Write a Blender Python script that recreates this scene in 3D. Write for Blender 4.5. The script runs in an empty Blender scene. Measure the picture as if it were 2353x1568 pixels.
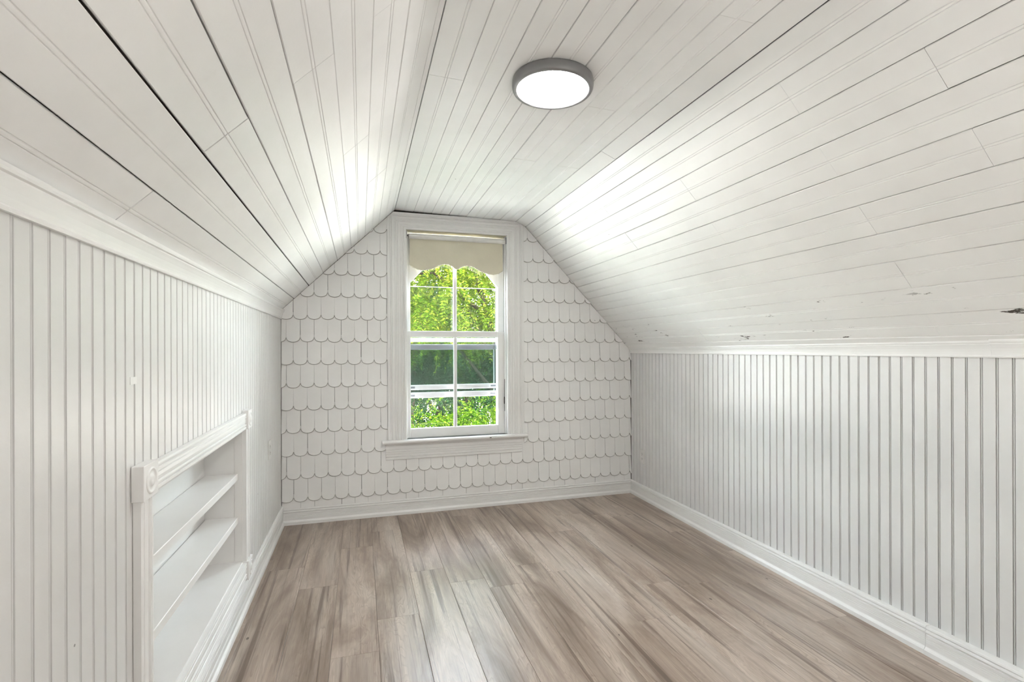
import bpy, bmesh, math, random
import numpy as np
from mathutils import Vector, Matrix

random.seed(7); np.random.seed(7)
SC = bpy.context.scene
COL = SC.collection

# ------------------------------------------------------------------ camera, world, sun, exposure
CAM_H = 1.3; FPX = 1158.1; YAW = .2919; ROLL = -.0034; HORIZON = 803.5
def make_camera():
    cd = bpy.data.cameras.new('camera'); co = bpy.data.objects.new('camera', cd); COL.objects.link(co)
    cd.sensor_fit = 'HORIZONTAL'; cd.sensor_width = 36.0; cd.lens = FPX/2353*36
    cd.shift_y = (HORIZON-784)/2353; cd.clip_start = .02; cd.clip_end = 300
    f = Vector((math.sin(YAW), math.cos(YAW), 0)); r = Vector((math.cos(YAW), -math.sin(YAW), 0)); u = Vector((0, 0, 1))
    cr, sr = math.cos(ROLL), math.sin(ROLL)
    X = cr*r + sr*u; Y = cr*u - sr*r; Z = -f
    m = Matrix((X, Y, Z)).transposed().to_4x4(); m.translation = (0, 0, CAM_H)
    co.matrix_world = m; SC.camera = co
make_camera()

SC.view_settings.view_transform = 'Standard'; SC.view_settings.look = 'None'
SC.view_settings.gamma = 1.0; SC.view_settings.use_curve_mapping = False
SC.view_settings.exposure = 1.3

world = bpy.data.worlds.new('sky'); SC.world = world; world.use_nodes = True
nt = world.node_tree; nt.nodes.clear()
sky = nt.nodes.new('ShaderNodeTexSky'); sky.sky_type = 'NISHITA'; sky.sun_disc = False
sky.sun_elevation = math.radians(52); sky.sun_rotation = math.radians(150); sky.air_density = 1.2; sky.dust_density = 3.0
bg = nt.nodes.new('ShaderNodeBackground'); bg.inputs['Strength'].default_value = 4.0
wo = nt.nodes.new('ShaderNodeOutputWorld')
hs = nt.nodes.new('ShaderNodeHueSaturation'); hs.inputs['Saturation'].default_value = .35       # hazy, near-white summer sky
nt.links.new(sky.outputs[0], hs.inputs['Color']); nt.links.new(hs.outputs[0], bg.inputs[0]); nt.links.new(bg.outputs[0], wo.inputs[0])

sd = bpy.data.lights.new('sun', 'SUN'); sd.energy = 42.0; sd.angle = math.radians(.6); sd.color = (1, .95, .84)
so = bpy.data.objects.new('sun', sd); COL.objects.link(so)
so.rotation_euler = Vector((-1.0, .08, -1.25)).to_track_quat('-Z', 'Y').to_euler()
so.location = (12, -4, 14)

# unseen fill light added behind the camera, shining up to brighten the room
ld = bpy.data.lights.new('added_fill_light', 'AREA'); ld.shape = 'RECTANGLE'; ld.size = 1.2; ld.size_y = .8; ld.energy = 32.0; ld.color = (1, .97, .93)
lo = bpy.data.objects.new('added_fill_light', ld); COL.objects.link(lo); lo.location = (1.17, -1.15, -.9); lo.rotation_euler = (math.pi, 0, 0)

LAMP_STRENGTH = 31.0

# ------------------------------------------------------------------ room dimensions
YB = 4.078; WL = -.565; YF = -1.8
def WR(y): return 2.347 + .008*(y-YB)
ZC_L, ZC_R = 1.531, 1.262                       # bottom of the crown mouldings
AL, BL = Vector((-.531, 1.631)), Vector((.262, 2.405))     # left slope, x z
CF = Vector((1.258, 2.381)); CR = Vector((1.347, 2.343)); DR = Vector((2.32, 1.314))

# ------------------------------------------------------------------ helpers
def tag(o, label=None, cat=None, group=None, kind=None):
    if label: o['label'] = label
    if cat: o['category'] = cat
    if group: o['group'] = group
    if kind: o['kind'] = kind
    return o

def link(name, me, mat=None, parent=None, loc=None):
    o = bpy.data.objects.new(name, me); COL.objects.link(o)
    if mat is not None and me is not None and not me.materials: me.materials.append(mat)
    if parent is not None: o.parent = parent
    if loc is not None: o.location = loc
    return o

def empty(name, loc=(0, 0, 0)):
    o = bpy.data.objects.new(name, None); COL.objects.link(o); o.location = loc; o.empty_display_size = .1
    return o

def bm_mesh(bm, name, smooth=False, recalc=True):
    if recalc: bmesh.ops.recalc_face_normals(bm, faces=bm.faces)
    if smooth:
        for f in bm.faces: f.smooth = True
    me = bpy.data.meshes.new(name); bm.to_mesh(me); bm.free(); return me

def b_box(bm, x0, x1, y0, y1, z0, z1, bev=0):
    vs = [bm.verts.new(p) for p in ((x0,y0,z0),(x1,y0,z0),(x1,y1,z0),(x0,y1,z0),(x0,y0,z1),(x1,y0,z1),(x1,y1,z1),(x0,y1,z1))]
    fs = [bm.faces.new([vs[i] for i in q]) for q in ((0,3,2,1),(4,5,6,7),(0,1,5,4),(1,2,6,5),(2,3,7,6),(3,0,4,7))]
    if bev:
        es = set(e for f in fs for e in f.edges)
        bmesh.ops.bevel(bm, geom=list(es), offset=bev, segments=1, affect='EDGES')

def box(name, mat, parent, x0, x1, y0, y1, z0, z1, bev=0):
    bm = bmesh.new(); b_box(bm, x0, x1, y0, y1, z0, z1, bev)
    return link(name, bm_mesh(bm, name), mat, parent)

def b_loft(bm, A, B, caps=True):
    """two closed rings of points with equal count, joined by quads"""
    a = [bm.verts.new(p) for p in A]; b = [bm.verts.new(p) for p in B]; n = len(a)
    for i in range(n):
        j = (i+1) % n
        bm.faces.new((a[i], a[j], b[j], b[i]))
    if caps:
        bm.faces.new(a); bm.faces.new(b[::-1])

def loft(name, mat, parent, A, B):
    bm = bmesh.new(); b_loft(bm, A, B)
    return link(name, bm_mesh(bm, name), mat, parent)

def prism(name, mat, parent, poly, y0, y1, bev=0):
    """polygon in x,z extruded along y"""
    bm = bmesh.new()
    b_loft(bm, [(x, y0, z) for x, z in poly], [(x, y1, z) for x, z in poly])
    if bev:
        bmesh.ops.bevel(bm, geom=list(bm.edges), offset=bev, segments=1, affect='EDGES')
    return link(name, bm_mesh(bm, name), mat, parent)

def b_tube(bm, p0, p1, r0, r1=None, n=12, caps=True):
    p0 = Vector(p0); p1 = Vector(p1); r1 = r0 if r1 is None else r1
    d = (p1-p0).normalized(); a = d.orthogonal().normalized(); b = d.cross(a)
    A = [p0+(a*math.cos(t)+b*math.sin(t))*r0 for t in [2*math.pi*i/n for i in range(n)]]
    B = [p1+(a*math.cos(t)+b*math.sin(t))*r1 for t in [2*math.pi*i/n for i in range(n)]]
    b_loft(bm, A, B, caps)

def b_lathe(bm, prof, n, M):
    """profile (r, h) turned about local Z then mapped by matrix M"""
    rings = []
    for r, h in prof:
        if r < 1e-6: rings.append([bm.verts.new(M @ Vector((0, 0, h)))])
        else: rings.append([bm.verts.new(M @ Vector((r*math.cos(2*math.pi*i/n), r*math.sin(2*math.pi*i/n), h))) for i in range(n)])
    for a, b in zip(rings, rings[1:]):
        for i in range(n):
            j = (i+1) % n
            if len(a) == 1: bm.faces.new((a[0], b[i], b[j]))
            elif len(b) == 1: bm.faces.new((a[i], a[j], b[0]))
            else: bm.faces.new((a[i], a[j], b[j], b[i]))

# ------------------------------------------------------------------ materials
class NT:
    def __init__(s, name):
        s.m = bpy.data.materials.new(name); s.m.use_nodes = True; s.t = s.m.node_tree; s.t.nodes.clear()
        s.out = s.t.nodes.new('ShaderNodeOutputMaterial')
    def n(s, ty, **kw):
        x = s.t.nodes.new(ty)
        for k, v in kw.items():
            if k in x.inputs: x.inputs[k].default_value = v
            else: setattr(x, k, v)
        return x
    def l(s, a, b): s.t.links.new(a, b)
    def ramp(s, fac, stops):
        r = s.n('ShaderNodeValToRGB'); s.l(fac, r.inputs[0]); e = r.color_ramp.elements
        while len(e) < len(stops): e.new(.5)
        for el, (p, c) in zip(e, stops): el.position = p; el.color = (*c, 1) if len(c) == 3 else c
        return r.outputs[0]
    def math(s, op, a, b=None):
        x = s.n('ShaderNodeMath', operation=op)
        for i, v in enumerate((a, b)):
            if v is None: continue
            if isinstance(v, (int, float)): x.inputs[i].default_value = v
            else: s.l(v, x.inputs[i])
        return x.outputs[0]
    def mix(s, fac, a, b, mode='MIX'):
        x = s.n('ShaderNodeMix', data_type='RGBA', blend_type=mode)
        for sock, v in ((x.inputs[0], fac), (x.inputs[6], a), (x.inputs[7], b)):
            if isinstance(v, (int, float)): sock.default_value = v
            elif isinstance(v, tuple): sock.default_value = (*v, 1) if len(v) == 3 else v
            else: s.l(v, sock)
        return x.outputs[2]
    def pos(s, scale=(1, 1, 1)):
        g = s.n('ShaderNodeNewGeometry'); mp = s.n('ShaderNodeMapping'); mp.inputs['Scale'].default_value = scale
        s.l(g.outputs['Position'], mp.inputs[0]); return mp.outputs[0]
    def noise(s, vec, scale, detail=3, rough=.5, dist=0):
        x = s.n('ShaderNodeTexNoise', Scale=scale, Detail=detail, Roughness=rough, Distortion=dist); s.l(vec, x.inputs['Vector']); return x.outputs[0]

def paint(name, col=(.82, .81, .785), rough=.36, specks=True, bump=.06, var=.05):
    N = NT(name); p = N.pos()
    big = N.noise(p, 2.3, 4, .6)
    lo = tuple(c*(1-var) for c in col); hi = tuple(min(1, c*(1+var*.5)) for c in col)
    c = N.ramp(big, [(.3, lo), (.7, hi)])
    if specks:
        v = N.n('ShaderNodeTexVoronoi', Scale=3.3); N.l(p, v.inputs['Vector'])
        sp = N.math('LESS_THAN', v.outputs['Distance'], .013)
        c = N.mix(N.math('MULTIPLY', sp, .75), c, (.1, .09, .08))
        sm = N.noise(p, 5.5, 5, .65)
        smf = N.ramp(sm, [(.70, (0, 0, 0)), (.80, (1, 1, 1))])
        c = N.mix(N.math('MULTIPLY', smf, .10), c, (.45, .42, .36))
    b = N.n('ShaderNodeBsdfPrincipled', Roughness=rough); N.l(c, b.inputs['Base Color'])
    f = N.noise(p, 55, 4, .6)
    bp = N.n('ShaderNodeBump', Strength=bump, Distance=.004); N.l(f, bp.inputs['Height']); N.l(bp.outputs[0], b.inputs['Normal'])
    rr = N.n('ShaderNodeMapRange'); rr.inputs['To Min'].default_value = rough-.05; rr.inputs['To Max'].default_value = rough+.1
    N.l(big, rr.inputs[0]); N.l(rr.outputs[0], b.inputs['Roughness'])
    N.l(b.outputs[0], N.out.inputs[0]); return N.m

def plain(name, col, rough=.5, metal=0.0, spec=.5):
    N = NT(name); p = N.pos(); c = N.ramp(N.noise(p, 14, 3), [(.3, tuple(v*.93 for v in col)), (.7, tuple(min(1, v*1.04) for v in col))])
    b = N.n('ShaderNodeBsdfPrincipled', Roughness=rough, Metallic=metal); b.inputs['Specular IOR Level'].default_value = spec
    N.l(c, b.inputs['Base Color']); N.l(b.outputs[0], N.out.inputs[0]); return N.m

def worn_paint(name):
    """white paint with long dark flakes where the boards have been scraped"""
    N = NT(name); p = N.pos((1, 1, 1))
    st = N.pos((9, 2.2, 9)); s = N.noise(st, 3.2, 5, .7)
    band = N.noise(N.pos((.5, 1.1, .5)), 1.7, 1)
    f = N.math('MULTIPLY', N.ramp(s, [(.63, (0, 0, 0)), (.66, (1, 1, 1))]), N.ramp(band, [(.44, (0, 0, 0)), (.52, (1, 1, 1))]))
    big = N.noise(p, 2.3, 4, .6)
    c = N.mix(f, N.ramp(big, [(.3, (.88, .875, .865)), (.7, (.92, .915, .905))]), (.07, .06, .05))
    b = N.n('ShaderNodeBsdfPrincipled', Roughness=.4); N.l(c, b.inputs['Base Color']); N.l(b.outputs[0], N.out.inputs[0]); return N.m

def wood_floor(name):
    N = NT(name)
    tc = N.n('ShaderNodeTexCoord'); oi = N.n('ShaderNodeObjectInfo')
    off = N.n('ShaderNodeVectorMath', operation='SCALE'); off.inputs[0].default_value = (7.3, 11.7, 3.1)
    N.l(N.math('MULTIPLY', oi.outputs['Random'], 1.0), off.inputs['Scale'])
    ad = N.n('ShaderNodeVectorMath', operation='ADD'); N.l(tc.outputs['Object'], ad.inputs[0]); N.l(off.outputs[0], ad.inputs[1])
    def mp(sc):
        m = N.n('ShaderNodeMapping'); m.inputs['Scale'].default_value = sc; N.l(ad.outputs[0], m.inputs[0]); return m.outputs[0]
    wp = N.pos((2.9, .45, 1)); wm = N.n('ShaderNodeVectorMath', operation='ADD'); N.l(wp, wm.inputs[0])
    o2 = N.n('ShaderNodeVectorMath', operation='SCALE'); o2.inputs[0].default_value = (.35, .25, 0); N.l(oi.outputs['Random'], o2.inputs['Scale']); N.l(o2.outputs[0], wm.inputs[1])
    big = N.noise(wm.outputs[0], 1.9, 5, .62, .8)          # broad light and dark areas
    warp = N.noise(mp((3.0, .55, 1)), 1.5, 4, .6, .3)           # bends the year rings
    sx = N.n('ShaderNodeSeparateXYZ'); N.l(ad.outputs[0], sx.inputs[0])
    ph = N.math('ADD', N.math('MULTIPLY', sx.outputs[0], 30.0), N.math('MULTIPLY', warp, 34.0))
    ring = N.math('FRACT', ph); rk = N.ramp(ring, [(0, (0, 0, 0)), (.55, (.25, .25, .25)), (.92, (1, 1, 1)), (1, (0, 0, 0))])
    fine = N.noise(mp((95, 2.2, 1)), 2.0, 4, .65)
    soft = N.noise(mp((14, .55, 1)), 2.0, 4, .55, .3)
    streak = N.ramp(N.noise(mp((26, .55, 1)), 1.5, 4, .6, .5), [(.555, (0, 0, 0)), (.67, (1, 1, 1))])
    base = N.ramp(big, [(.30, (.20, .145, .108)), (.44, (.35, .272, .220)), (.57, (.50, .415, .352)), (.74, (.64, .56, .495))])
    c = N.mix(N.math('MULTIPLY', rk, N.ramp(soft, [(.40, (.06, .06, .06)), (.66, (.50, .50, .50))])), base, (.20, .145, .108))
    c = N.mix(.55, c, N.ramp(soft, [(.30, (.62, .60, .58)), (.62, (1.12, 1.11, 1.10))]), 'MULTIPLY')
    c = N.mix(.40, c, N.ramp(fine, [(.3, (.66, .64, .62)), (.62, (1.10, 1.10, 1.10))]), 'MULTIPLY')
    c = N.mix(N.math('MULTIPLY', streak, .70), c, (.105, .070, .050))
    kn = N.n('ShaderNodeTexVoronoi', Scale=4.0); N.l(mp((1.5, .8, 1)), kn.inputs['Vector'])
    c = N.mix(N.math('MULTIPLY', N.math('LESS_THAN', kn.outputs['Distance'], .035), .8), c, (.05, .03, .02))
    tint = N.ramp(oi.outputs['Random'], [(0, (.92, .915, .91)), (.5, (1.0, 1.0, 1.0)), (1, (1.07, 1.065, 1.06))])
    c = N.mix(1.0, c, tint, 'MULTIPLY')
    b = N.n('ShaderNodeBsdfPrincipled', Roughness=.32); b.inputs['Specular IOR Level'].default_value = .7; N.l(c, b.inputs['Base Color'])
    bp = N.n('ShaderNodeBump', Strength=.12, Distance=.002); N.l(fine, bp.inputs['Height']); N.l(bp.outputs[0], b.inputs['Normal'])
    N.l(b.outputs[0], N.out.inputs[0]); return N.m

def glass(name, tint=(.97, .975, .97), refl=.08):
    N = NT(name); t = N.n('ShaderNodeBsdfTransparent', Color=(*tint, 1)); g = N.n('ShaderNodeBsdfGlossy', Roughness=.02)
    lw = N.n('ShaderNodeLayerWeight', Blend=.2); m = N.n('ShaderNodeMixShader')
    f = N.math('ADD', N.math('MULTIPLY', lw.outputs['Fresnel'], .6), refl*.3)
    w = N.noise(N.pos((1, 1, .5)), 3, 2); bp = N.n('ShaderNodeBump', Strength=.05, Distance=.02); N.l(w, bp.inputs['Height']); N.l(bp.outputs[0], g.inputs['Normal'])
    N.l(f, m.inputs[0]); N.l(t.outputs[0], m.inputs[1]); N.l(g.outputs[0], m.inputs[2]); N.l(m.outputs[0], N.out.inputs[0]); return N.m

def screen_mat(name):
    N = NT(name); t = N.n('ShaderNodeBsdfTransparent', Color=(.74, .90, .86, 1)); d = N.n('ShaderNodeBsdfDiffuse', Color=(.02, .035, .032, 1))
    m = N.n('ShaderNodeMixShader'); m.inputs[0].default_value = .38
    N.l(t.outputs[0], m.inputs[1]); N.l(d.outputs[0], m.inputs[2]); N.l(m.outputs[0], N.out.inputs[0]); return N.m

def fabric(name, col):
    N = NT(name); c = N.ramp(N.noise(N.pos(), 6, 4), [(.3, tuple(v*.92 for v in col)), (.7, col)])
    wv = N.noise(N.pos((300, 300, 40)), 2, 2); c = N.mix(.12, c, N.ramp(wv, [(.3, (.7, .7, .7)), (.7, (1.1, 1.1, 1.1))]), 'MULTIPLY')
    d = N.n('ShaderNodeBsdfDiffuse'); N.l(c, d.inputs['Color']); N.l(d.outputs[0], N.out.inputs[0]); return N.m

def leaf(name, lo, mid, hi):
    N = NT(name); g = N.n('ShaderNodeNewGeometry')
    big = N.noise(N.pos(), 1.1, 3)
    r = N.math('ADD', N.math('MULTIPLY', g.outputs['Random Per Island'], .6), N.math('MULTIPLY', big, .5))
    c = N.ramp(r, [(.2, lo), (.55, mid), (.9, hi)])
    d = N.n('ShaderNodeBsdfDiffuse'); N.l(c, d.inputs['Color'])
    t = N.n('ShaderNodeBsdfTranslucent'); N.l(c, t.inputs[0]); m = N.n('ShaderNodeMixShader'); m.inputs[0].default_value = .35
    N.l(d.outputs[0], m.inputs[1]); N.l(t.outputs[0], m.inputs[2]); N.l(m.outputs[0], N.out.inputs[0]); return N.m

def emit(name, col, s):
    N = NT(name); e = N.n('ShaderNodeEmission', Color=(*col, 1), Strength=s); N.l(e.outputs[0], N.out.inputs[0]); return N.m

def bark(name):
    N = NT(name); v = N.noise(N.pos((9, 9, 1.5)), 3, 5, .7); c = N.ramp(v, [(.3, (.006, .005, .004)), (.7, (.022, .018, .014))])
    b = N.n('ShaderNodeBsdfDiffuse'); N.l(c, b.inputs['Color']); bp = N.n('ShaderNodeBump', Strength=.6); N.l(v, bp.inputs['Height'])
    N.l(bp.outputs[0], b.inputs['Normal']); N.l(b.outputs[0], N.out.inputs[0]); return N.m

def pale_ground_mat(name):
    N = NT(name); c = N.ramp(N.noise(N.pos(), 3, 6, .7), [(.3, (.46, .44, .41)), (.7, (.62, .60, .56))])
    b = N.n('ShaderNodeBsdfPrincipled', Roughness=.9); N.l(c, b.inputs['Base Color']); N.l(b.outputs[0], N.out.inputs[0]); return N.m

M = dict(
    wall=paint('white_wall_paint', (.77, .765, .757), .34),
    ceil=paint('white_ceiling_paint', (.92, .915, .905), .38),
    worn=worn_paint('worn_ceiling_paint'),
    shingle=paint('white_shingle_paint', (.92, .915, .905), .48, bump=.08),
    shingle_edge_shade=plain('painted_edge_shadow', (.40, .385, .36), .8),  # grey standing in for the shadow line under each shingle butt
    trim=paint('white_trim_paint', (.885, .88, .87), .30, bump=.03),
    cab=paint('white_shelf_paint', (.88, .87, .855), .34, bump=.03),
    sash=paint('white_sash_paint', (.87, .87, .86), .32, specks=False, bump=.03),
    cream=plain('yellowed_paint', (.72, .66, .46), .5),
    dark=plain('dark_old_boarding', (.035, .028, .022), .9),
    backing=plain('white_backing', (.70, .69, .67), .7),
    floor=wood_floor('grey_brown_plank'),
    subfloor=plain('subfloor', (.06, .045, .03), .9),
    glass=glass('window_glass'),
    storm_glass=glass('storm_glass', (.93, .97, .96), .05),
    screen=screen_mat('insect_screen_mesh'),
    alu=plain('storm_aluminium', (.55, .54, .56), .4, .6),
    aludark=plain('dark_storm_metal', (.16, .16, .18), .5, .4),  # dark grey metal of storm rails, latches and shade brackets
    shade=fabric('beige_shade_cloth', (.76, .715, .575)),
    roller=plain('white_roller', (.83, .82, .79), .45),
    lamprim=plain('grey_lamp_rim', (.27, .27, .275), .38, .35),
    lamp=emit('lamp_diffuser_light', (1.0, .975, .935), LAMP_STRENGTH),
    plastic=plain('white_plastic', (.80, .79, .77), .35),
    slot=plain('dark_slot', (.03, .03, .03), .6),
    black=plain('black_iron', (.02, .02, .02), .5),
    bark=bark('bark'), pale_ground=pale_ground_mat('pale_bounce_ground'),
    bounce_roofing=plain('pale_bounce_roofing', (.74, .735, .72), .7),
    siding=plain('outer_siding', (.45, .43, .40), .8),
)

# ------------------------------------------------------------------ FLOOR
HX0, HX1, HY0, HY1 = .471, 1.864, -1.68, -.62          # floor opening added behind the camera for the fill light
bm = bmesh.new()
for x0, x1, y0, y1 in ((WL-.35, HX0, YF-.1, YB+.1), (HX1, 2.75, YF-.1, YB+.1), (HX0, HX1, HY1, YB+.1), (HX0, HX1, YF-.1, HY0)): b_box(bm, x0, x1, y0, y1, -.14, -.006)
floor = link('floor', bm_mesh(bm, 'floor'), M['subfloor'])
tag(floor, 'grey-brown wood plank floor of the attic room', 'floor', kind='structure')
SEAM0, PW = .272, .199
butts = {0: 2.99, 1: 2.79, 2: 2.67, 3: 2.895, 4: 2.75, -1: 2.51, -2: 3.47, -3: 2.95, -4: 3.25, -5: 2.2, 5: 3.35, 6: 2.45, 7: 3.6, 8: 2.3, 9: 3.1, 10: 2.7}
for k in range(-5, 11):
    x0 = SEAM0+PW*k; x1 = x0+PW
    x0c, x1c = max(x0, WL-.02), min(x1, 2.40)
    if x1c-x0c < .02: continue
    b = butts.get(k, 2.8); ys = [b]
    while ys[0] > YF: ys.insert(0, ys[0]-1.22)
    while ys[-1] < YB: ys.append(ys[-1]+1.22)
    for ya, yb in zip(ys, ys[1:]):
        ya, yb = max(ya, YF), min(yb, YB+.005)
        if x1c > HX0+.01 and x0c < HX1-.01: ya = max(ya, HY1)
        if yb-ya < .03: continue
        g = .0005; bm = bmesh.new(); cx, cy = (x0c+x1c)/2, (ya+yb)/2
        A = [(x0c+g, -.0055), (x1c-g, -.0055), (x1c-g, -.0008), (x1c-g-.0010, 0), (x0c+g+.0010, 0), (x0c+g, -.0008)]
        b_loft(bm, [(x-cx, ya+g-cy, z) for x, z in A], [(x-cx, yb-g-cy, z) for x, z in A])
        link('floor_plank', bm_mesh(bm, 'floor_plank'), M['floor'], floor, (cx, cy, 0))

bm = bmesh.new()  # unseen well built to hold the added fill light
for x0, x1, y0, y1 in ((HX0-.03, HX0, HY0-.03, HY1+.03), (HX1, HX1+.03, HY0-.03, HY1+.03), (HX0, HX1, HY0-.03, HY0), (HX0, HX1, HY1, HY1+.03)): b_box(bm, x0, x1, y0, y1, -2.6, -.142)
b_box(bm, HX0, HX1, HY0, HY1, -2.65, -2.6)
sw = link('added_light_well', bm_mesh(bm, 'added_light_well'), M['trim']); tag(sw, 'white walls of an added well holding the fill light behind the viewer', 'added_light_well', kind='structure')

# ------------------------------------------------------------------ profile boards
def b_board(bm, prof, thick, v0, v1, O, U, V, W):
    """prof: list (u, w) of the face; closed at the back; extruded from v0 to v1"""
    ring = list(prof)+[(prof[-1][0], -thick), (prof[0][0], -thick)]
    P = lambda u, v, w: O+U*u+V*v+W*w
    b_loft(bm, [P(u, v0, w) for u, w in ring], [P(u, v1, w) for u, w in ring])

# ------------------------------------------------------------------ CEILING
def slab(bm, a, b, nrm, t0, t1, y0, y1, ext=.0):
    d = (b-a).normalized(); a = a-d*ext; b = b+d*ext
    pts = [a+nrm*t0, b+nrm*t0, b+nrm*t1, a+nrm*t1]
    b_loft(bm, [(p.x, y0, p.y) for p in pts], [(p.x, y1, p.y) for p in pts])
dl = (BL-AL).normalized(); nl = Vector((dl.y, -dl.x))            # into the room
dr = (DR-CR).normalized(); nr = Vector((dr.y, -dr.x)); nr = nr if nr.y < 0 else -nr
df = (CF-BL).normalized(); nf = Vector((df.y, -df.x)); nf = nf if nf.y < 0 else -nf
dc = (CR-CF).normalized(); nc = Vector((dc.y, -dc.x)); nc = nc if nc.y < 0 else -nc
nl = nl if nl.y < 0 else -nl
TB = .015
bm = bmesh.new()
slab(bm, AL-dl*.25, BL, nl, -TB-.001, -TB-.08, YF, YB+.1, .03)
slab(bm, BL, CF, nf, -TB-.001, -TB-.08, YF, YB+.1, .06)
slab(bm, CF, CR, nc, -TB-.001, -TB-.08, YF, YB+.1, .03)
slab(bm, CR, DR+dr*.22, nr, -TB-.001, -TB-.08, YF, YB+.1, .03)
ceiling = link('ceiling', bm_mesh(bm, 'ceiling'), M['dark'])
tag(ceiling, 'white painted board ceiling folded over a flat strip and two slopes', 'ceiling', kind='structure')

def ceil_prof(w):
    c = w/2; e = .0018
    p = [(0, -.0035), (e, 0)]
    if w > .1:
        p += [(c-.0065, 0), (c-.0048, -.0022), (c-.003, -.0003), (c, 0), (c+.003, -.0003), (c+.0048, -.0022), (c+.0065, 0)]
    return p+[(w-e, 0), (w, -.0035)]

def ceil_run(a, d, nrm, edges, gaps, cut, worn=()):
    U = Vector((d.x, 0, d.y)); W = Vector((nrm.x, 0, nrm.y)); V = Vector((0, 1, 0))
    rnd = random.Random(int(abs(a.x)*1000)+5)
    for i, (s0, s1) in enumerate(zip(edges, edges[1:])):
        ys = [YF]+sorted(cut.get(i, []))+[YB-.004]
        for ya, yb in zip(ys, ys[1:]):
            g0 = gaps[i]*.5*rnd.uniform(.6, 1.7); g1 = gaps[i+1]*.5*rnd.uniform(.6, 1.7)
            lift = rnd.uniform(-.0012, .0012)
            O = Vector((a.x, 0, a.y))+U*(s0+g0)+W*lift
            bm = bmesh.new(); gy = .0004*rnd.uniform(.5, 2.2)
            b_board(bm, ceil_prof(s1-s0-g0-g1), TB, ya+gy, yb-gy, O, U, V, W)
            link('ceiling_board', bm_mesh(bm, 'ceiling_board'), M['worn'] if i in worn else M['ceil'], ceiling)
mm = .001
ceil_run(AL, dl, nl, [-.13, -.064, .078, .224, .368, .511, .652, .793, .934, 1.075, 1.1077],
         [0, .3*mm, 3.0*mm, 3.4*mm, 2.6*mm, 1.6*mm, 1.7*mm, .9*mm, .7*mm, .5*mm, .4*mm],
         {0: [], 1: [.0, 1.41], 2: [.7], 3: [-.0, 1.41], 4: [.72, 2.17], 5: [1.41, 2.82], 6: [.7, 2.15], 7: [1.39, 2.8], 8: [.72]})
ceil_run(BL, df, nf, [.0006, .146, .288, .429, .573, .713, .855, .996],
         [.8*mm, .9*mm, .8*mm, 1.9*mm, 2.1*mm, .8*mm, 1.6*mm, 2.2*mm],
         {0: [.6, 2.03], 1: [1.4], 2: [.7, 2.72], 3: [1.3], 4: [.62, 2.75], 5: [.7, 2.06], 6: [1.37, 2.77]})
ceil_run(CF, dc, nc, [.0, .0965], [2.2*mm, 1.0*mm], {0: [1.0, 2.49]})
ceil_run(CR, dr, nr, [0, .128, .266, .408, .548, .688, .83, .966, 1.106, 1.245, 1.37, 1.47],
         [1.1*mm, 1.3*mm, 1.7*mm, 1.9*mm, 1.9*mm, 1.4*mm, 1.7*mm, 1.3*mm, 1.4*mm, .5*mm, .5*mm, 0],
         {0: [.72, 2.17], 1: [1.45, 2.9], 2: [1.03, 2.17], 3: [.0, 1.46, 2.89], 4: [1.03, 2.18], 5: [.3, 1.46, 2.89], 6: [.72, 2.18], 7: [1.465], 8: [.7, 2.19], 9: [1.48, 2.93], 10: [.9]}, worn=(8, 9))

# ------------------------------------------------------------------ BEADBOARD WALLS
BEAD = [(0, -.0008), (.0008, -.0075), (.0024, -.0075), (.0034, -.0012), (.0050, 0), (.0066, -.0012), (.0076, -.0075), (.0092, -.0075), (.0103, 0)]
BT = .012
# left wall, with the hole for the shelf niche
NY0, NY1, NZ0, NZ1, NX = 1.607, 2.778, .254, .906, -.730
bm = bmesh.new(); xb = WL-BT
for y0, y1, z0, z1 in ((YF, NY0-.005, -.1, 1.75), (NY1+.005, YB+.1, -.1, 1.75), (NY0-.005, NY1+.005, -.1, NZ0-.025), (NY0-.005, NY1+.005, NZ1+.02, 1.75)):
    b_box(bm, xb-.06, xb, y0, y1, z0, z1)
wall_left = link('wall_left', bm_mesh(bm, 'wall_left'), M['backing'])
tag(wall_left, 'white beadboard knee wall with a shelf niche let into it', 'wall', kind='structure')
def wall_boards(root, phase, pitch, y_from, y_to, frame, zrange):
    prof = BEAD+[(pitch, 0)]
    cache = {}
    k0 = math.ceil((y_from-phase)/pitch); k = k0
    while phase+k*pitch < y_to:
        y0 = phase+k*pitch; k += 1
        y1 = min(y0+pitch, y_to); w = y1-y0
        z0, z1 = zrange(y0, y1); key = (round(w, 4), round(z0, 3), round(z1, 3))
        if w < .012: continue
        if key not in cache:
            pr = [p for p in prof if p[0] < w]+[(w, 0)]
            bm = bmesh.new(); b_board(bm, pr, BT, z0, z1, Vector((0, 0, 0)), Vector(frame[0]), Vector((0, 0, 1)), Vector(frame[1]))
            cache[key] = bm_mesh(bm, 'wall_board')
        link('wall_board', cache[key], M['wall'], root, frame[2](y0))
def zl(y0, y1):
    if y1 > 1.592 and y0 < 2.79: return (.955, 1.60)
    return (.02, 1.60)
wall_boards(wall_left, 1.061-.005, .0533, -.6, YB-.006, ((0, 1, 0), (1, 0, 0), lambda y: (WL, y, 0)), zl)
box('paint_patch', M['sash'], wall_left, WL-.001, WL+.0012, 1.515, 1.553, 1.213, 1.232)
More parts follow.
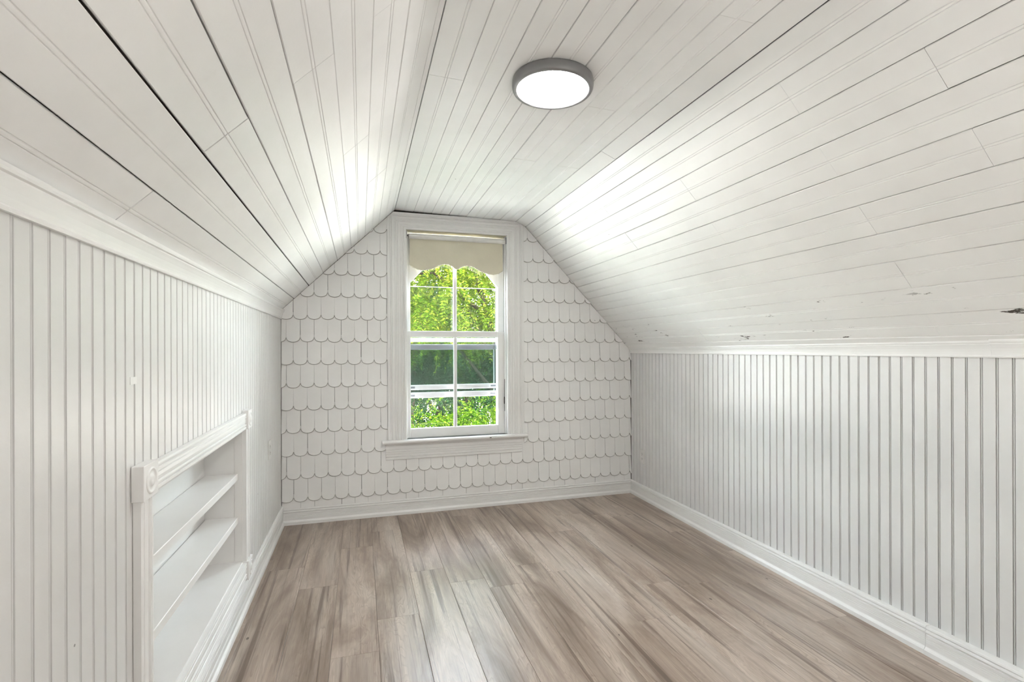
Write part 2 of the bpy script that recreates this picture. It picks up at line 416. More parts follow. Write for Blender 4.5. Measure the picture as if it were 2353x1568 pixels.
# right wall (runs very slightly out of square)
bm = bmesh.new()
b_loft(bm, [(WR(YF)+BT, YF, -.1), (WR(YF)+BT+.08, YF, -.1), (WR(YF)+BT+.08, YF, 1.5), (WR(YF)+BT, YF, 1.5)],
       [(WR(YB+.1)+BT, YB+.1, -.1), (WR(YB+.1)+BT+.08, YB+.1, -.1), (WR(YB+.1)+BT+.08, YB+.1, 1.5), (WR(YB+.1)+BT, YB+.1, 1.5)])
wall_right = link('wall_right', bm_mesh(bm, 'wall_right'), M['backing'])
tag(wall_right, 'low white beadboard knee wall under the sloping ceiling', 'wall', kind='structure')
wall_boards(wall_right, 1.462-.005, .0511, -.6, YB-.006, ((.008, 1, 0), (-1, .008, 0), lambda y: (WR(y), y, 0)), lambda a, b: (.02, 1.32))

# wall behind the camera
wf = box('wall_front', M['wall'], None, WL-.3, 2.7, YF-.1, YF, -.1, 2.7); tag(wf, 'plain white end wall opposite the shingled gable', 'wall', kind='structure')

# ------------------------------------------------------------------ BACK WALL AND SHINGLES
WX0, WX1, WZ0, WZ1 = .348, 1.180, .590, 2.255          # window opening
bm = bmesh.new()
for x0, x1, z0, z1 in ((WL-.3, WX0-.012, -.1, 2.6), (WX1+.012, 2.7, -.1, 2.6), (WX0-.012, WX1+.012, -.1, WZ0-.012), (WX0-.012, WX1+.012, WZ1+.012, 2.6)):
    b_box(bm, x0, x1, YB, YB+.13, z0, z1)
wall_back = link('wall_back', bm_mesh(bm, 'wall_back'), M['dark'])
tag(wall_back, 'gable end wall clad in white fish-scale shingles around the window', 'wall', kind='structure')
SW, SE, SD = .0968, .1704, .034
def shingle_poly(gap):
    h = SW/2-gap; pts = []
    for i in range(13):
        t = math.pi*(1-i/12.0)
        pts.append((h*math.cos(t), SD-SD*math.sin(t)**.9 if i not in (0, 12) else SD))
    top = SE+SD+.022
    return pts+[(h, top), (-h, top)]
def clip(poly, a, b, c):
    """keep a*x+b*z<=c"""
    out = []; n = len(poly)
    for i in range(n):
        p, q = poly[i], poly[(i+1) % n]; dp = a*p[0]+b*p[1]-c; dq = a*q[0]+b*q[1]-c
        if dp <= 0: out.append(p)
        if (dp < 0 < dq) or (dq < 0 < dp):
            t = dp/(dp-dq); out.append((p[0]+t*(q[0]-p[0]), p[1]+t*(q[1]-p[1])))
    return out
def shingle_mesh(poly, z0):
    # tapered: thin at the head, thick and proud at the butt
    L = SE+SD+.022
    bm = bmesh.new(); f = []; mid = []; b = []; ed = []
    for x, z in poly:
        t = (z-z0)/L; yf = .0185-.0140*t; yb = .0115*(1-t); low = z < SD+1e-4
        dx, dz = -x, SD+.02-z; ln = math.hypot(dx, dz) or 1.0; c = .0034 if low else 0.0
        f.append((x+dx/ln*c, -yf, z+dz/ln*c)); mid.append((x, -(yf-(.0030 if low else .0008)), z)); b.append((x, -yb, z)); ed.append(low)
    rings = [[bm.verts.new(p) for p in r] for r in (f, mid, b)]; n = len(poly)
    for A, B in zip(rings, rings[1:]):
        for k in range(n):
            q = (k+1) % n; fc = bm.faces.new((A[k], A[q], B[q], B[k])); fc.material_index = 1 if ed[k] and ed[q] else 0  # chamfered butt edges carry the painted shadow line
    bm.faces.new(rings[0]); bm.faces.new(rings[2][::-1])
    me = bm_mesh(bm, 'shingle'); me.materials.append(M['shingle']); me.materials.append(M['shingle_edge_shade']); return me
FULL = [shingle_mesh(shingle_poly(g), 0) for g in (.0003, .0005, .0008)]
def keep_halfplanes(zs):
    H = [(-1, 0, -(WL+.003)), (1, 0, WR(YB)-.004)]
    e = .003
    for p, d, nrm in ((AL, dl, nl), (CR, dr, nr), (BL, df, nf), (CF, dc, nc)):
        # inside room: nrm.(q-p) >= e
        H.append((-nrm.x, -nrm.y, -(nrm.dot(p)+e)))
    return H
HP = keep_halfplanes(0)
rs = random.Random(3)
for row in range(-1, 14):
    zb = .166+SE*row-SD*0
    off = -.48-SW/2 if row % 2 == 0 else -.48
    for k in range(-2, 33):
        cx = off+SW*k+rs.uniform(-.0012, .0012); dz = rs.uniform(-.002, .002)
        g = rs.choice((.0003, .0003, .0003, .0005, .0008))
        loc = [(x+cx, z+zb+dz) for x, z in shingle_poly(g)]
        pieces = [loc]
        xa, xb_ = min(p[0] for p in loc), max(p[0] for p in loc); za, zt = min(p[1] for p in loc), max(p[1] for p in loc)
        if xb_ > .2005 and xa < 1.3275 and zt > .57:
            pieces = []
            if za < .50: pieces.append(clip(loc, 0, 1, .50) if xa > .17 and xb_ < 1.36 else loc)
            else:
                pieces += [clip(loc, 1, 0, .2005), clip(loc, -1, 0, -1.3275)]
        for pc in pieces:
            cut = pc is not loc
            if row == -1: pc = clip(pc, 0, -1, -.106); cut = True
            for a, b, c in HP:
                if pc and max(a*x+b*z-c for x, z in pc) > 0: pc = clip(pc, a, b, c); cut = True
            if len(pc) < 3: continue
            ar = abs(sum(p[0]*q[1]-q[0]*p[1] for p, q in zip(pc, pc[1:]+pc[:1])))/2
            if ar < 4e-5: continue
            if cut:
                me = shingle_mesh([(x-cx, z-zb-dz) for x, z in pc], 0)
            else: me = FULL[(.0003, .0005, .0008).index(g)]
            link('shingle', me, M['shingle'], wall_back, (cx, YB-rs.uniform(0, .0008), zb+dz))

# ------------------------------------------------------------------ BASEBOARDS, CROWN
def base_prof(h, face, shoe):
    """(proud, z) from the floor up"""
    f = face
    return [(0, 0), (shoe, 0), (shoe, .020), (shoe-.004, .027), (f+.002, .030), (f, .034), (f, .052), (f-.0018, .0535), (f, .055), (f, .060), (f-.0018, .0615), (f, .063),
            (f, h-.050), (f-.0018, h-.0485), (f, h-.047), (f, h-.036), (f-.005, h-.034), (f-.005, h-.031), (f+.001, h-.028), (f+.002, h-.024), (f, h-.019), (f-.006, h-.017), (f-.006, h-.014),
            (f-.001, h-.010), (f-.003, h-.003), (f-.006, h), (0, h)]
pr = base_prof(.119, .013, .022)
bb = loft('baseboard_back', M['trim'], None, [(WL, YB-.004-w, z) for w, z in pr], [(2.345, YB-.004-w, z) for w, z in pr])
tag(bb, 'white grooved baseboard under the shingled gable wall', 'baseboard', kind='structure')
pr = base_prof(.142, .013, .022)
bl = loft('baseboard_left', M['trim'], None, [(WL+w, YF, z) for w, z in pr], [(WL+w, YB-.004, z) for w, z in pr])
tag(bl, 'white baseboard under the beadboard wall with the niche', 'baseboard', kind='structure')
def shoe_x(y): return 2.3254+.0175*(y-4.055)
def rbase(name, parent, y0, y1, dx=0):
    def ring(y):
        s = WR(y)-shoe_x(y); return [(WR(y)+.002-w+dx, y, z) for w, z in base_prof(.119, s-.009, s)]
    return loft(name, M['trim'], parent, ring(y0), ring(y1))
br = empty('baseboard_right', (2.33, 1.2, 0)); tag(br, 'white grooved baseboard with a cracked joint under the low knee wall', 'baseboard', kind='structure')
for o in (rbase('base_length', None, YF, 1.545), rbase('base_length', None, 1.5468, YB-.004, .001)):
    o.parent = br; o.matrix_parent_inverse = Matrix.Translation((-2.33, -1.2, 0))

def crown_prof(p, h):
    """(proud, rise)"""
    return [(0, 0), (p*.30, 0), (p*.36, h*.05), (p*.36, h*.10), (p*.28, h*.15), (p*.30, h*.22), (p*.36, h*.34), (p*.48, h*.50), (p*.66, h*.64), (p*.80, h*.74), (p*.80, h*.79), (p*.94, h*.83), (p, h*.90), (p, h), (0, h)]
def lc(y):
    return [(WL+w, y, ZC_L+z) for w, z in crown_prof(.027, .070)]+[]
def lcrown(y):
    r = lc(y)
    # run the top of the moulding up to the slope
    xs = WL+.012; zs = AL.y+(xs-AL.x)/dl.x*dl.y
    r[-1] = (xs, y, zs-.001); r.append((WL-.008, y, zs-.02)); return r
t1 = loft('trim_1', M['trim'], None, lcrown(YF), lcrown(YB-.004)); tag(t1, 'white crown moulding along the taller beadboard wall', 'crown moulding', kind='structure')
def rcrown(y, dz=0, dp=0):
    top = 1.314+.0062*(4.078-y)+dz; xs = CR.x+(top-CR.y)/dr.y*dr.x
    p = max(.016, WR(y)-xs)+dp
    r = [(WR(y)+.001-w, y, ZC_R+dz*.0+z) for w, z in crown_prof(p, top-ZC_R)]
    r[-1] = (WR(y)+.01, y, top-.012); return r
t2 = empty('trim_2', (2.33, 1.3, 1.26)); tag(t2, 'white crown moulding with one splice along the low knee wall', 'crown moulding', kind='structure')
for o in (loft('crown_length', M['trim'], None, rcrown(YF, .002, .002), rcrown(1.322, .002, .002)), loft('crown_length', M['trim'], None, rcrown(1.3235), rcrown(YB-.004))):
    o.parent = t2; o.matrix_parent_inverse = Matrix.Translation((-2.33, -1.3, -1.26))

# ------------------------------------------------------------------ WINDOW
win = empty('window_1', (.764, YB, .59)); tag(win, 'double-hung attic window with fluted white casing and deep sill', 'window', kind='structure')
def wchild(o, parent=None):
    o.parent = parent or win
    if parent is None: o.matrix_parent_inverse = Matrix.Translation((-.764, -YB, -.59))
    return o
# jamb box
bm = bmesh.new()
for x0, x1, z0, z1 in ((WX0-.012, WX0, WZ0-.012, WZ1+.012), (WX1, WX1+.012, WZ0-.012, WZ1+.012), (WX0, WX1, WZ0-.012, WZ0)):
    b_box(bm, x0, x1, YB-.004, YB+.20, z0, z1)
wchild(link('jamb', bm_mesh(bm, 'jamb'), M['sash']))
wchild(box('head_jamb', M['cream'], None, WX0-.012, WX1+.012, YB-.004, YB+.20, WZ1, WZ1+.012))
# fluted casing: w 0 (inner edge) .. 1 (outer edge), proud
CP = [(0, 0), (0, .018), (.03, .021), (.10, .021), (.12, .017), (.15, .021), (.18, .021), (.20, .017), (.235, .019), (.26, .020), (.30, .0165), (.42, .0150), (.44, .0125), (.47, .0155),
      (.50, .0155), (.52, .0125), (.55, .0155), (.58, .0155), (.60, .0125), (.63, .0155), (.74, .018), (.76, .014), (.79, .021), (.82, .021), (.84, .017), (.88, .022), (.94, .022), (1, .020), (1, 0)]
cw_l, cw_r, cw_t = .146, .146, .132
pl = lambda w, d, z: (WX0-cw_l*w, YB-.001-d, z)
def casing_piece(name, A, B):
    bm = bmesh.new(); b_loft(bm, A, B)
    for p, nrm in ((AL, nl), (CR, nr), (CF, nc), (BL, nf)):
        pc = p+nrm*.004
        g = bmesh.ops.bisect_plane(bm, geom=bm.verts[:]+bm.edges[:]+bm.faces[:], plane_co=(pc.x, 0, pc.y), plane_no=(-nrm.x, 0, -nrm.y), clear_outer=True)
        es = [e for e in g['geom_cut'] if isinstance(e, bmesh.types.BMEdge)]
        if es: bmesh.ops.holes_fill(bm, edges=es)
    return wchild(link(name, bm_mesh(bm, name), M['trim']))
casing_piece('casing', [(WX0-cw_l*w, YB-.001-d, WZ0-.002) for w, d in CP], [(WX0-cw_l*w, YB-.001-d, WZ1+cw_t*w-.0003) for w, d in CP])
casing_piece('casing', [(WX1+cw_r*w, YB-.001-d, WZ0-.002) for w, d in CP], [(WX1+cw_r*w, YB-.001-d, WZ1+cw_t*w-.0003) for w, d in CP])
casing_piece('head_casing', [(WX0-cw_l*w, YB-.001-d, WZ1+cw_t*w) for w, d in CP], [(WX1+cw_r*w, YB-.001-d, WZ1+cw_t*w) for w, d in CP])
# stool (inside sill) with rounded nose, apron
nose = [(.03, .562), (-.046, .562), (-.053, .566), (-.057, .576), (-.053, .586), (-.046, .590), (.03, .590)]
wchild(loft('window_sill', M['trim'], None, [(.160, YB+y, z) for y, z in nose], [(1.347, YB+y, z) for y, z in nose]))
wchild(box('window_sill_inner', M['sash'], None, WX0, WX1, YB+.03, YB+.16, .565, .589))
ap = [(0, .436), (.018, .436), (.020, .440), (.020, .456), (.015, .459), (.020, .462), (.020, .480), (.0165, .4815), (.020, .483), (.020, .496), (.0165, .4975), (.020, .499), (.020, .515), (.0165, .5165), (.020, .518), (.021, .540), (.026, .552), (.034, .562), (0, .562)]
wchild(loft('apron', M['trim'], None, [(.187, YB-.004-w, z) for w, z in ap], [(1.303, YB-.004-w, z) for w, z in ap]))
wchild(box('paint_chip', M['slot'], None, 1.015, 1.030, YB-.0578, YB-.055, .572, .578))
# inner stop beads
for x0, x1 in ((WX0, WX0+.012), (WX1-.012, WX1)):
    wchild(box('stop_bead', M['sash'], None, x0, x1, YB+.012, YB+.036, WZ0, WZ1, .003))
# lower sash
LY0, LY1 = YB+.038, YB+.072; GL = YB+.057
def sash_frame(name, y0, y1, boxes, extra=()):
    bm = bmesh.new()
    for x0, x1, z0, z1 in boxes: b_box(bm, x0, x1, y0, y1, z0, z1, .003)
    for poly in extra: b_loft(bm, [(x, y0+.002, z) for x, z in poly], [(x, y1-.002, z) for x, z in poly])
    return wchild(link(name, bm_mesh(bm, name), M['sash']))
SX0, SX1 = WX0+.003, WX1-.003
ls = sash_frame('lower_sash', LY0, LY1, ((SX0, .386, .592, 1.452), (1.112, SX1, .592, 1.452), (.386, 1.112, .592, .664), (.386, 1.112, 1.402, 1.452)))
box('muntin', M['sash'], ls, .737, .764, LY0+.006, LY1-.004, .664, 1.402, .004)
box('pane', M['glass'], ls, .386, .750, GL, GL+.003, .664, 1.402)
box('pane', M['glass'], ls, .751, 1.112, GL, GL+.003, .664, 1.402)
# upper sash with cut corners
UY0, UY1 = YB+.074, YB+.108; GU = YB+.092
us = sash_frame('upper_sash', UY0, UY1, ((SX0, .388, 1.405, 2.245), (1.122, SX1, 1.405, 2.245), (.388, 1.122, 1.405, 1.455), (.388, 1.122, 2.09, 2.245)),
                (((.386, 1.842), (.480, 1.945), (.580, 2.045), (.690, 2.095), (.386, 2.095)), ((1.124, 1.828), (1.124, 2.095), (.84, 2.095), (.94, 2.045), (1.030, 1.940))))
box('muntin', M['sash'], us, .741, .770, UY0+.006, UY1-.004, 1.455, 2.09, .004)
box('pane', M['glass'], us, .388, .755, GU, GU+.003, 1.455, 2.092)
box('pane', M['glass'], us, .756, 1.122, GU, GU+.003, 1.455, 2.092)
# outer storm window: frame, raised sashes and insect screen
SY = YB+.150
bm = bmesh.new()
for x0, x1, z0, z1 in ((WX0, .376, .59, 2.255), (1.128, WX1, .59, 2.255), (.376, 1.128, 2.20, 2.255)): b_box(bm, x0, x1, SY-.015, SY+.02, z0, z1, .002)
st = wchild(link('storm_frame', bm_mesh(bm, 'storm_frame'), M['alu']))
for z0, z1, y, m in ((1.365, 1.398, SY-.010, 'sash'), (1.300, 1.345, SY+.004, 'aludark'), (.968, 1.008, SY-.006, 'alu'), (.900, .945, SY+.006, 'alu'), (1.823, 1.827, SY-.004, 'alu')):
    box('storm_rail', M[m], st, .376, 1.128, y, y+.010, z0, z1, .002)
box('storm_stile', M['aludark'], st, 1.104, 1.116, SY+.004, SY+.014, .945, 1.34, .001)
for x in (.385, 1.075):
    for z, y in ((.980, SY-.0075), (.912, SY+.0045)): box('latch_tab', M['aludark'], st, x, x+.045, y, y+.003, z, z+.016, .001)
box('storm_pane', M['storm_glass'], st, .376, 1.128, SY, SY+.002, 1.345, 1.822)
box('insect_screen', M['screen'], st, .376, 1.128, SY+.017, SY+.018, .945, 1.345)
# black spring bolt and cord slot on the jamb
bm = bmesh.new(); b_box(bm, WX1-.0135, WX1-.011, YB+.020, YB+.030, .78, 1.05); b_box(bm, WX1-.018, WX1-.0115, YB+.018, YB+.032, .84, .90, .002)
wchild(link('spring_bolt', bm_mesh(bm, 'spring_bolt'), M['black']))

# ------------------------------------------------------------------ ROLLER SHADE
rsd = empty('roller_shade', (.775, YB+.012, 2.19)); tag(rsd, 'beige roller shade with scalloped hem rolled up over the upper sash', 'window shade')
def rchild(o): o.parent = rsd; o.matrix_parent_inverse = Matrix.Translation((-.775, -(YB+.012), -2.19)); return o
bm = bmesh.new(); b_tube(bm, (.372, YB+.018, 2.212), (1.168, YB+.018, 2.212), .0215, n=24)
rchild(link('roller', bm_mesh(bm, 'roller'), M['roller']))
for x0, x1 in ((WX0, .368), (1.170, WX1)):
    bm = bmesh.new(); b_box(bm, x0 if x0 < .5 else x0+.006, x0+.004 if x0 < .5 else x1, YB+.004, YB+.034, 2.19, 2.245); b_tube(bm, (x0, YB+.018, 2.214), (x1, YB+.018, 2.214), .006, n=10)
    rchild(link('bracket', bm_mesh(bm, 'bracket'), M['aludark']))
hem = [(.380, 1.979), (.400, 1.966), (.435, 1.950), (.465, 1.943), (.494, 1.942), (.535, 1.950), (.581, 1.967), (.625, 1.990), (.659, 1.998), (.690, 1.995), (.723, 1.980), (.745, 1.964), (.759, 1.959), (.775, 1.964),
       (.795, 1.976), (.820, 1.989), (.850, 1.993), (.880, 1.989), (.905, 1.981), (.945, 1.960), (.979, 1.944), (1.025, 1.931), (1.073, 1.926), (1.115, 1.937), (1.152, 1.962)]
yc = YB+.026; n = len(hem); NR = 8; bm = bmesh.new()
sheets = []
for th in (0.0, .003):
    rows = []
    for r in range(NR+1):
        t = r/NR
        rows.append([bm.verts.new((x, yc+th+.003*math.sin(x*14+1.3)*t+.004*t*math.sin(x*5.0), 2.200*(1-t)+z*t)) for x, z in hem])
    for a, b in zip(rows, rows[1:]):
        for i in range(n-1): bm.faces.new((a[i], a[i+1], b[i+1], b[i]))
    sheets.append(rows)
A, B = sheets
for i in range(n-1):
    bm.faces.new((A[0][i], B[0][i], B[0][i+1], A[0][i+1])); bm.faces.new((A[NR][i], A[NR][i+1], B[NR][i+1], B[NR][i]))
for r in range(NR):
    for k in (0, n-1): bm.faces.new((A[r][k], A[r+1][k], B[r+1][k], B[r][k]))
rchild(link('shade_cloth', bm_mesh(bm, 'shade_cloth'), M['shade']))
bm = bmesh.new()
for (x0, z0), (x1, z1) in zip(hem, hem[1:]):
    f = lambda x: yc+.003*math.sin(x*14+1.3)+.004*math.sin(x*5.0)-.001
    b_tube(bm, (x0, f(x0), z0+.002), (x1, f(x1), z1+.002), .0028, n=6)
rchild(link('hem_braid', bm_mesh(bm, 'hem_braid', smooth=True), plain('pale_braid', (.76, .73, .63), .9)))

# ------------------------------------------------------------------ CEILING LAMP
LC = Vector((.752, 1.915, 0)); LC.z = BL.y+(LC.x-BL.x)*(CF.y-BL.y)/(CF.x-BL.x)
tilt = math.atan2(CF.y-BL.y, CF.x-BL.x)
lm = empty('ceiling_lamp', LC); tag(lm, 'round flush ceiling lamp with grey rim and glowing white diffuser', 'ceiling lamp')
lm.rotation_euler = (0, -tilt, 0)
Fl = Matrix.Scale(-1, 4, (0, 0, 1))
bm = bmesh.new(); b_lathe(bm, [(0, .0), (.158, .0), (.163, .003), (.165, .010), (.165, .024), (.1635, .034), (.160, .0405), (.155, .0425), (.1475, .0422), (.1445, .0400), (.1445, .028), (0, .028)], 72, Fl)
link('rim', bm_mesh(bm, 'rim', smooth=True), M['lamprim'], lm)
bm = bmesh.new(); b_lathe(bm, [(.1435, .029), (.1435, .0365), (.138, .0372), (.10, .0378), (.05, .038), (0, .038)], 64, Fl)
link('diffuser', bm_mesh(bm, 'diffuser', smooth=True), M['lamp'], lm)

# ------------------------------------------------------------------ BUILT-IN SHELVES
cab = empty('built_in_shelves', (WL, 2.19, .15)); tag(cab, 'white built-in shelf niche framed by fluted trim in the beadboard wall', 'shelves')
def cchild(o): o.parent = cab; o.matrix_parent_inverse = Matrix.Translation((-WL, -2.19, -.15)); return o
XF = WL+.002
cchild(box('back_panel', M['cab'], None, NX-.012, NX, NY0-.012, NY1+.012, NZ0-.02, NZ1+.015))
for y0, y1 in ((NY0-.014, NY0), (NY1, NY1+.014)):
    cchild(box('side_panel', M['cab'], None, NX-.001, -.600, y0, y1, NZ0-.02, NZ1+.012))
    cchild(box('face_strip', M['cab'], None, -.599, XF, y0, y1-.0004, NZ0-.02, NZ1+.012))
cchild(box('top_board', M['cab'], None, NX, XF, NY0-.010, NY1+.010, NZ1, NZ1+.013))
cchild(box('bottom_board', M['cab'], None, NX, XF, NY0-.010, NY1+.010, NZ0-.02, NZ0))
for z0, z1 in ((.658, .690), (.444, .476)):
    bm = bmesh.new(); b_box(bm, NX+.003, -.582, NY0+.0008, NY1-.0012, z0, z1, .0018); up = .012 if z0 > .6 else .005
    for v in bm.verts: v.co.z += up*(NY1-v.co.y)/(NY1-NY0)
    cchild(link('shelf', bm_mesh(bm, 'shelf'), M['cab']))
# fluted trim and corner blocks
FP = [(0, 0), (0, .018), (.006, .020), (.012, .0195), (.014, .015), (.018, .020), (.024, .0205), (.027, .014), (.031, .017), (.040, .018), (.049, .017), (.053, .014), (.056, .0205), (.062, .020), (.066, .015), (.068, .0195), (.074, .020), (.080, .018), (.080, 0)]
TO0, TO1 = NY0-.080, NY1+.003        # near and far trim start
def vert_trim(y0):
    cchild(loft('side_trim', M['trim'], None, [(WL+.001+d, y0+u, .155) for u, d in FP], [(WL+.001+d, y0+u, .912) for u, d in FP]))
vert_trim(TO0); vert_trim(TO1)
def hor_trim(z0, nm):
    cchild(loft(nm, M['trim'], None, [(WL+.001+d, TO0+.08, z0+u) for u, d in FP], [(WL+.001+d, TO1+.001, z0+u) for u, d in FP]))
hor_trim(.908, 'head_trim'); hor_trim(.166, 'sill_trim')
RX = Matrix(((0, 0, 1), (1, 0, 0), (0, 1, 0))).to_4x4()
def corner_block(yc, zc):
    bm = bmesh.new(); b_box(bm, WL+.001, WL+.030, yc-.048, yc+.048, zc-.046, zc+.046, .0012)
    o = cchild(link('corner_block', bm_mesh(bm, 'corner_block'), M['trim']))
    bm = bmesh.new(); R = Matrix.Translation((WL+.030, yc, zc)) @ RX
    b_lathe(bm, [(.036, -.0005), (.035, .002), (.032, .0035), (.029, .0025), (.027, .0003), (.020, .0005), (.0165, .0015), (.0145, .004), (.010, .0052), (.004, .0046), (0, .0042)], 36, R)
    link('rosette', bm_mesh(bm, 'rosette', smooth=True), M['trim'], o)
for yc in (TO0+.037, TO1+.043):
    for zc in (.955, .205): corner_block(yc, zc)

# ------------------------------------------------------------------ OUTLETS
def outlet(name, label, O, U, W):
    e = empty(name, O); tag(e, label, 'power outlet')
    U = Vector(U); W = Vector(W); Z = Vector((0, 0, 1))
    def part(nm, mat, u0, u1, z0, z1, w0, w1, bev=0):
        bm = bmesh.new(); b_box(bm, u0, u1, w0, w1, z0, z1, bev)
        for v in bm.verts: v.co = U*v.co.x+W*v.co.y+Z*v.co.z
        return link(nm, bm_mesh(bm, nm), mat, e)
    part('cover_plate', M['plastic'], -.040, .040, -.060, .060, 0, .0055, .002)
    for s in (-1, 1):
        r = part('receptacle', M['plastic'], -.017, .017, s*.020-.014, s*.020+.014, .0052, .0085, .002)
        for a in (-.0075, .0055):
            bm = bmesh.new(); b_box(bm, a, a+.0028, .0080, .0089, s*.020-.003, s*.020+.007)
            for v in bm.verts: v.co = U*v.co.x+W*v.co.y+Z*v.co.z
            link('slot', bm_mesh(bm, 'slot'), M['slot'], r)
        bm = bmesh.new(); b_lathe(bm, [(0, .0089), (.0026, .0089), (.0026, .008)], 12, Matrix((U, Z, W)).transposed().to_4x4() @ Matrix.Translation((0, s*.020-.0085, 0)))
        link('slot', bm_mesh(bm, 'slot'), M['slot'], r)
outlet('power_outlet', 'white duplex outlet on the low knee wall near the gable corner', (WR(3.868)-.0002, 3.868, .366), (0, -1, 0), (-1, 0, 0))
outlet('power_outlet', 'white duplex outlet beside the shelf niche on the taller wall', (WL+.0002, 3.545, .662), (0, 1, 0), (1, 0, 0))

# ------------------------------------------------------------------ OUTSIDE: pale bounce ground, added bounce roof and trees
GZ = -3.3
bm = bmesh.new(); b_box(bm, -40, 44, -45, 60, GZ-.2, GZ)
bounce_ground = link('bounce_yard', bm_mesh(bm, 'bounce_yard'), M['pale_ground']); tag(bounce_ground, 'pale gravel ground added under the trees to bounce daylight', 'yard', kind='structure')  # invented pale ground that bounces daylight up to the ceiling

pr = empty('bounce_roof', (.8, YB+.2, -.3)); tag(pr, 'pale unseen roof added below the window sill to bounce daylight', 'added bounce roof', kind='structure')  # unseen roof added as a reflector to lift daylight onto the ceiling
def pchild(o): o.parent = pr; o.matrix_parent_inverse = Matrix.Translation((-.8, -(YB+.2), .3)); return o
pchild(loft('bounce_roof_deck', M['bounce_roofing'], None, [(-2.6, YB+.16, -.28), (-2.6, YB+1.85, -.42), (-2.6, YB+1.85, -.55), (-2.6, YB+.16, -.41)], [(4.2, YB+.16, -.28), (4.2, YB+1.85, -.42), (4.2, YB+1.85, -.55), (4.2, YB+.16, -.41)]))
for x in (-2.45, 4.0): pchild(box('bounce_roof_post', M['bounce_roofing'], None, x, x+.1, YB+1.68, YB+1.78, GZ, -.5))

def fronds(n, c, rad, flen, nl, lsz, droop, seed, shell=.55, asp=.34):
    """feathery sprays: leaflets in pairs along drooping stems; returns mesh"""
    g = np.random.default_rng(seed)
    d = g.normal(size=(n, 3)); d /= np.linalg.norm(d, axis=1)[:, None]
    rr = shell+(1-shell)*g.random(n)**.7; lump = 1+.22*np.sin(d[:, 0]*5+seed)*np.cos(d[:, 2]*6+d[:, 1]*4)
    base = np.array(c)+d*np.array(rad)*(rr*lump)[:, None]
    dirv = d*np.array([1, 1, .3])+g.normal(size=(n, 3))*.55+np.array([0, 0, -droop]); dirv /= np.linalg.norm(dirv, axis=1)[:, None]
    side = np.cross(dirv, g.normal(size=(n, 3))*.5+np.array([0, 0, 1.0])); side /= np.linalg.norm(side, axis=1)[:, None]
    L = flen*(.6+.8*g.random(n))
    P = []; 
    for i in range(nl):
        t = (i+.5)/nl
        q = base+dirv*(L*t)[:, None]+np.array([0, 0, -1.0])*(droop*.35*L*t*t)[:, None]
        for s in (-1, 1):
            ld = side*s*.85+dirv*.55+g.normal(size=(n, 3))*.18; ld /= np.linalg.norm(ld, axis=1)[:, None]
            w = np.cross(ld, g.normal(size=(n, 3))); w /= np.linalg.norm(w, axis=1)[:, None]
            sz = lsz*(1-.45*abs(t-.4))*(.75+.5*g.random(n))
            a = q; b = q+ld*(sz*.5)[:, None]+w*(sz*asp*.5)[:, None]; e = q+ld*sz[:, None]; f = q+ld*(sz*.5)[:, None]-w*(sz*asp*.5)[:, None]
            P.append(np.stack([a, b, e, f], 1))
    V = np.concatenate(P, 0).reshape(-1, 3).astype(np.float32); k = len(V)//4
    me = bpy.data.meshes.new('foliage'); me.vertices.add(len(V)); me.vertices.foreach_set('co', V.ravel())
    me.loops.add(len(V)); me.loops.foreach_set('vertex_index', np.arange(len(V), dtype=np.int32))
    me.polygons.add(k); me.polygons.foreach_set('loop_start', np.arange(0, len(V), 4, dtype=np.int32)); me.update(calc_edges=True); me.validate()
    return me

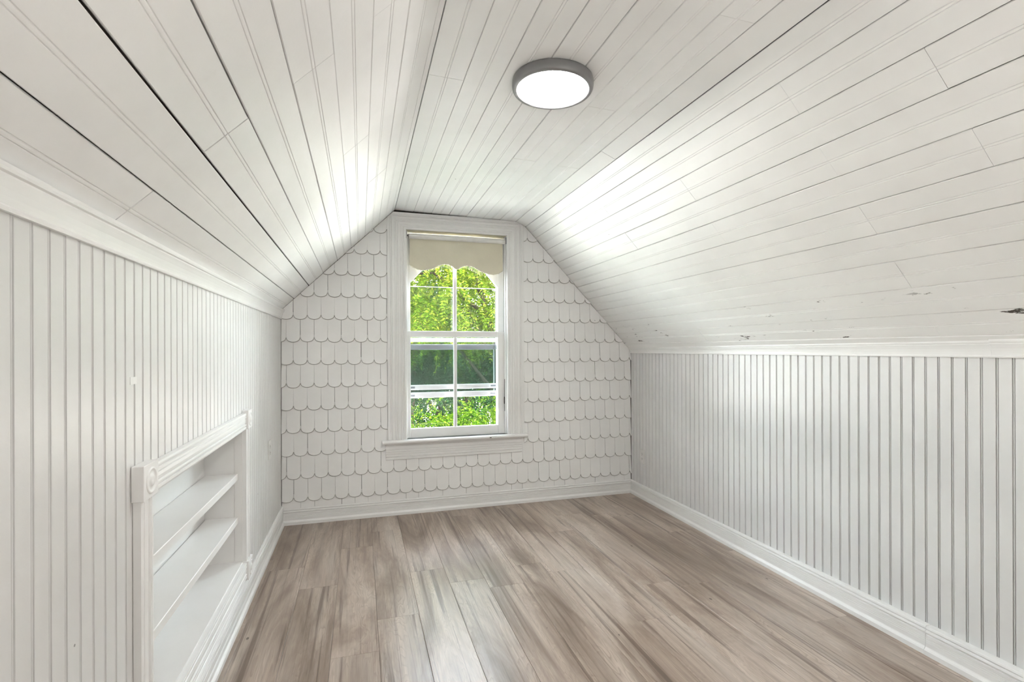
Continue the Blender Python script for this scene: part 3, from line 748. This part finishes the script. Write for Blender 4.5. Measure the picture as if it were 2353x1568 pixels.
def tree(name, label, base, c, rad, n, flen, nl, lsz, droop, mat, seed, tr=.13, group=None, shell=.55, asp=.34):
    root = empty(name, (base[0], base[1], GZ)); tag(root, label, 'tree', group)
    inv = Matrix.Translation((-base[0], -base[1], -GZ)); g = random.Random(seed)
    def ch(o): o.parent = root; o.matrix_parent_inverse = inv; return o
    bm = bmesh.new(); top = Vector(c)+Vector((0, 0, rad[2]*.3)); p0 = Vector((base[0], base[1], GZ-.05)); k = 5; pts = [p0.lerp(top, i/k)+Vector((g.uniform(-.12, .12), g.uniform(-.12, .12), 0))*(0 < i) for i in range(k+1)]
    for i in range(k): b_tube(bm, pts[i], pts[i+1], tr*(1-i/k*.75), tr*(1-(i+1)/k*.75), 9)
    ch(link('trunk', bm_mesh(bm, 'trunk', True), M['bark']))
    for j in range(9):
        bm = bmesh.new(); s = pts[2+j % 3].lerp(pts[3+j % 3], g.random()); a = g.uniform(0, 6.28)
        e = Vector(c)+Vector((math.cos(a)*rad[0]*.8, math.sin(a)*rad[1]*.8, g.uniform(-.6, .6)*rad[2])); mid = s.lerp(e, .5)+Vector((0, 0, .25*rad[2]))
        b_tube(bm, s, mid, tr*.34, tr*.2, 7); b_tube(bm, mid, e, tr*.2, tr*.06, 7)
        ch(link('branch', bm_mesh(bm, 'branch', True), M['bark']))
    ch(link('foliage', fronds(n, c, rad, flen, nl, lsz, droop, seed, shell, asp), mat))
    return root
L_bright = leaf('bright_leaf', (.008, .020, .0015), (.024, .044, .003), (.075, .085, .009))
L_dark = leaf('dark_leaf', (.0010, .0046, .0022), (.0035, .012, .005), (.010, .023, .008))
L_mid = leaf('mid_leaf', (.004, .013, .0010), (.013, .031, .0022), (.046, .060, .006))
L_far = leaf('far_leaf', (.009, .017, .003), (.022, .036, .005), (.048, .060, .014))
tree('garden_shrub', 'low bright green leafy shrub tree below the lower sash', (2.3, 7.5), (1.35, 7.4, -.55), (1.6, .7, 1.15), 3800, .34, 10, .048, .5, L_mid, 31, .07, shell=.25)
tree('feathery_tree', 'bright yellow-green feathery tree close outside the upper sash', (4.4, 10.5), (1.95, 10.4, 3.35), (2.1, .95, 2.0), 2600, .55, 14, .080, .8, L_bright, 11, .14)
tree('conifer_tree', 'dark conifer standing just behind the feathery yellow-green tree', (.9, 13.4), (1.45, 13.4, 2.2), (1.1, .75, 2.6), 1500, .45, 8, .085, .6, L_dark, 53, .16)
tree('evergreen_tree', 'dense dark green evergreen seen through the insect screen', (2.7, 17.2), (2.6, 17.2, -.3), (4.4, 1.1, 3.6), 9000, .6, 8, .11, .45, L_dark, 23, .2)
tree('shade_tree', 'tall pale green tree far behind the evergreen', (4.2, 23), (4.2, 23, 3.5), (6.8, 2, 6.0), 8000, .9, 8, .22, .5, L_far, 47, .3)
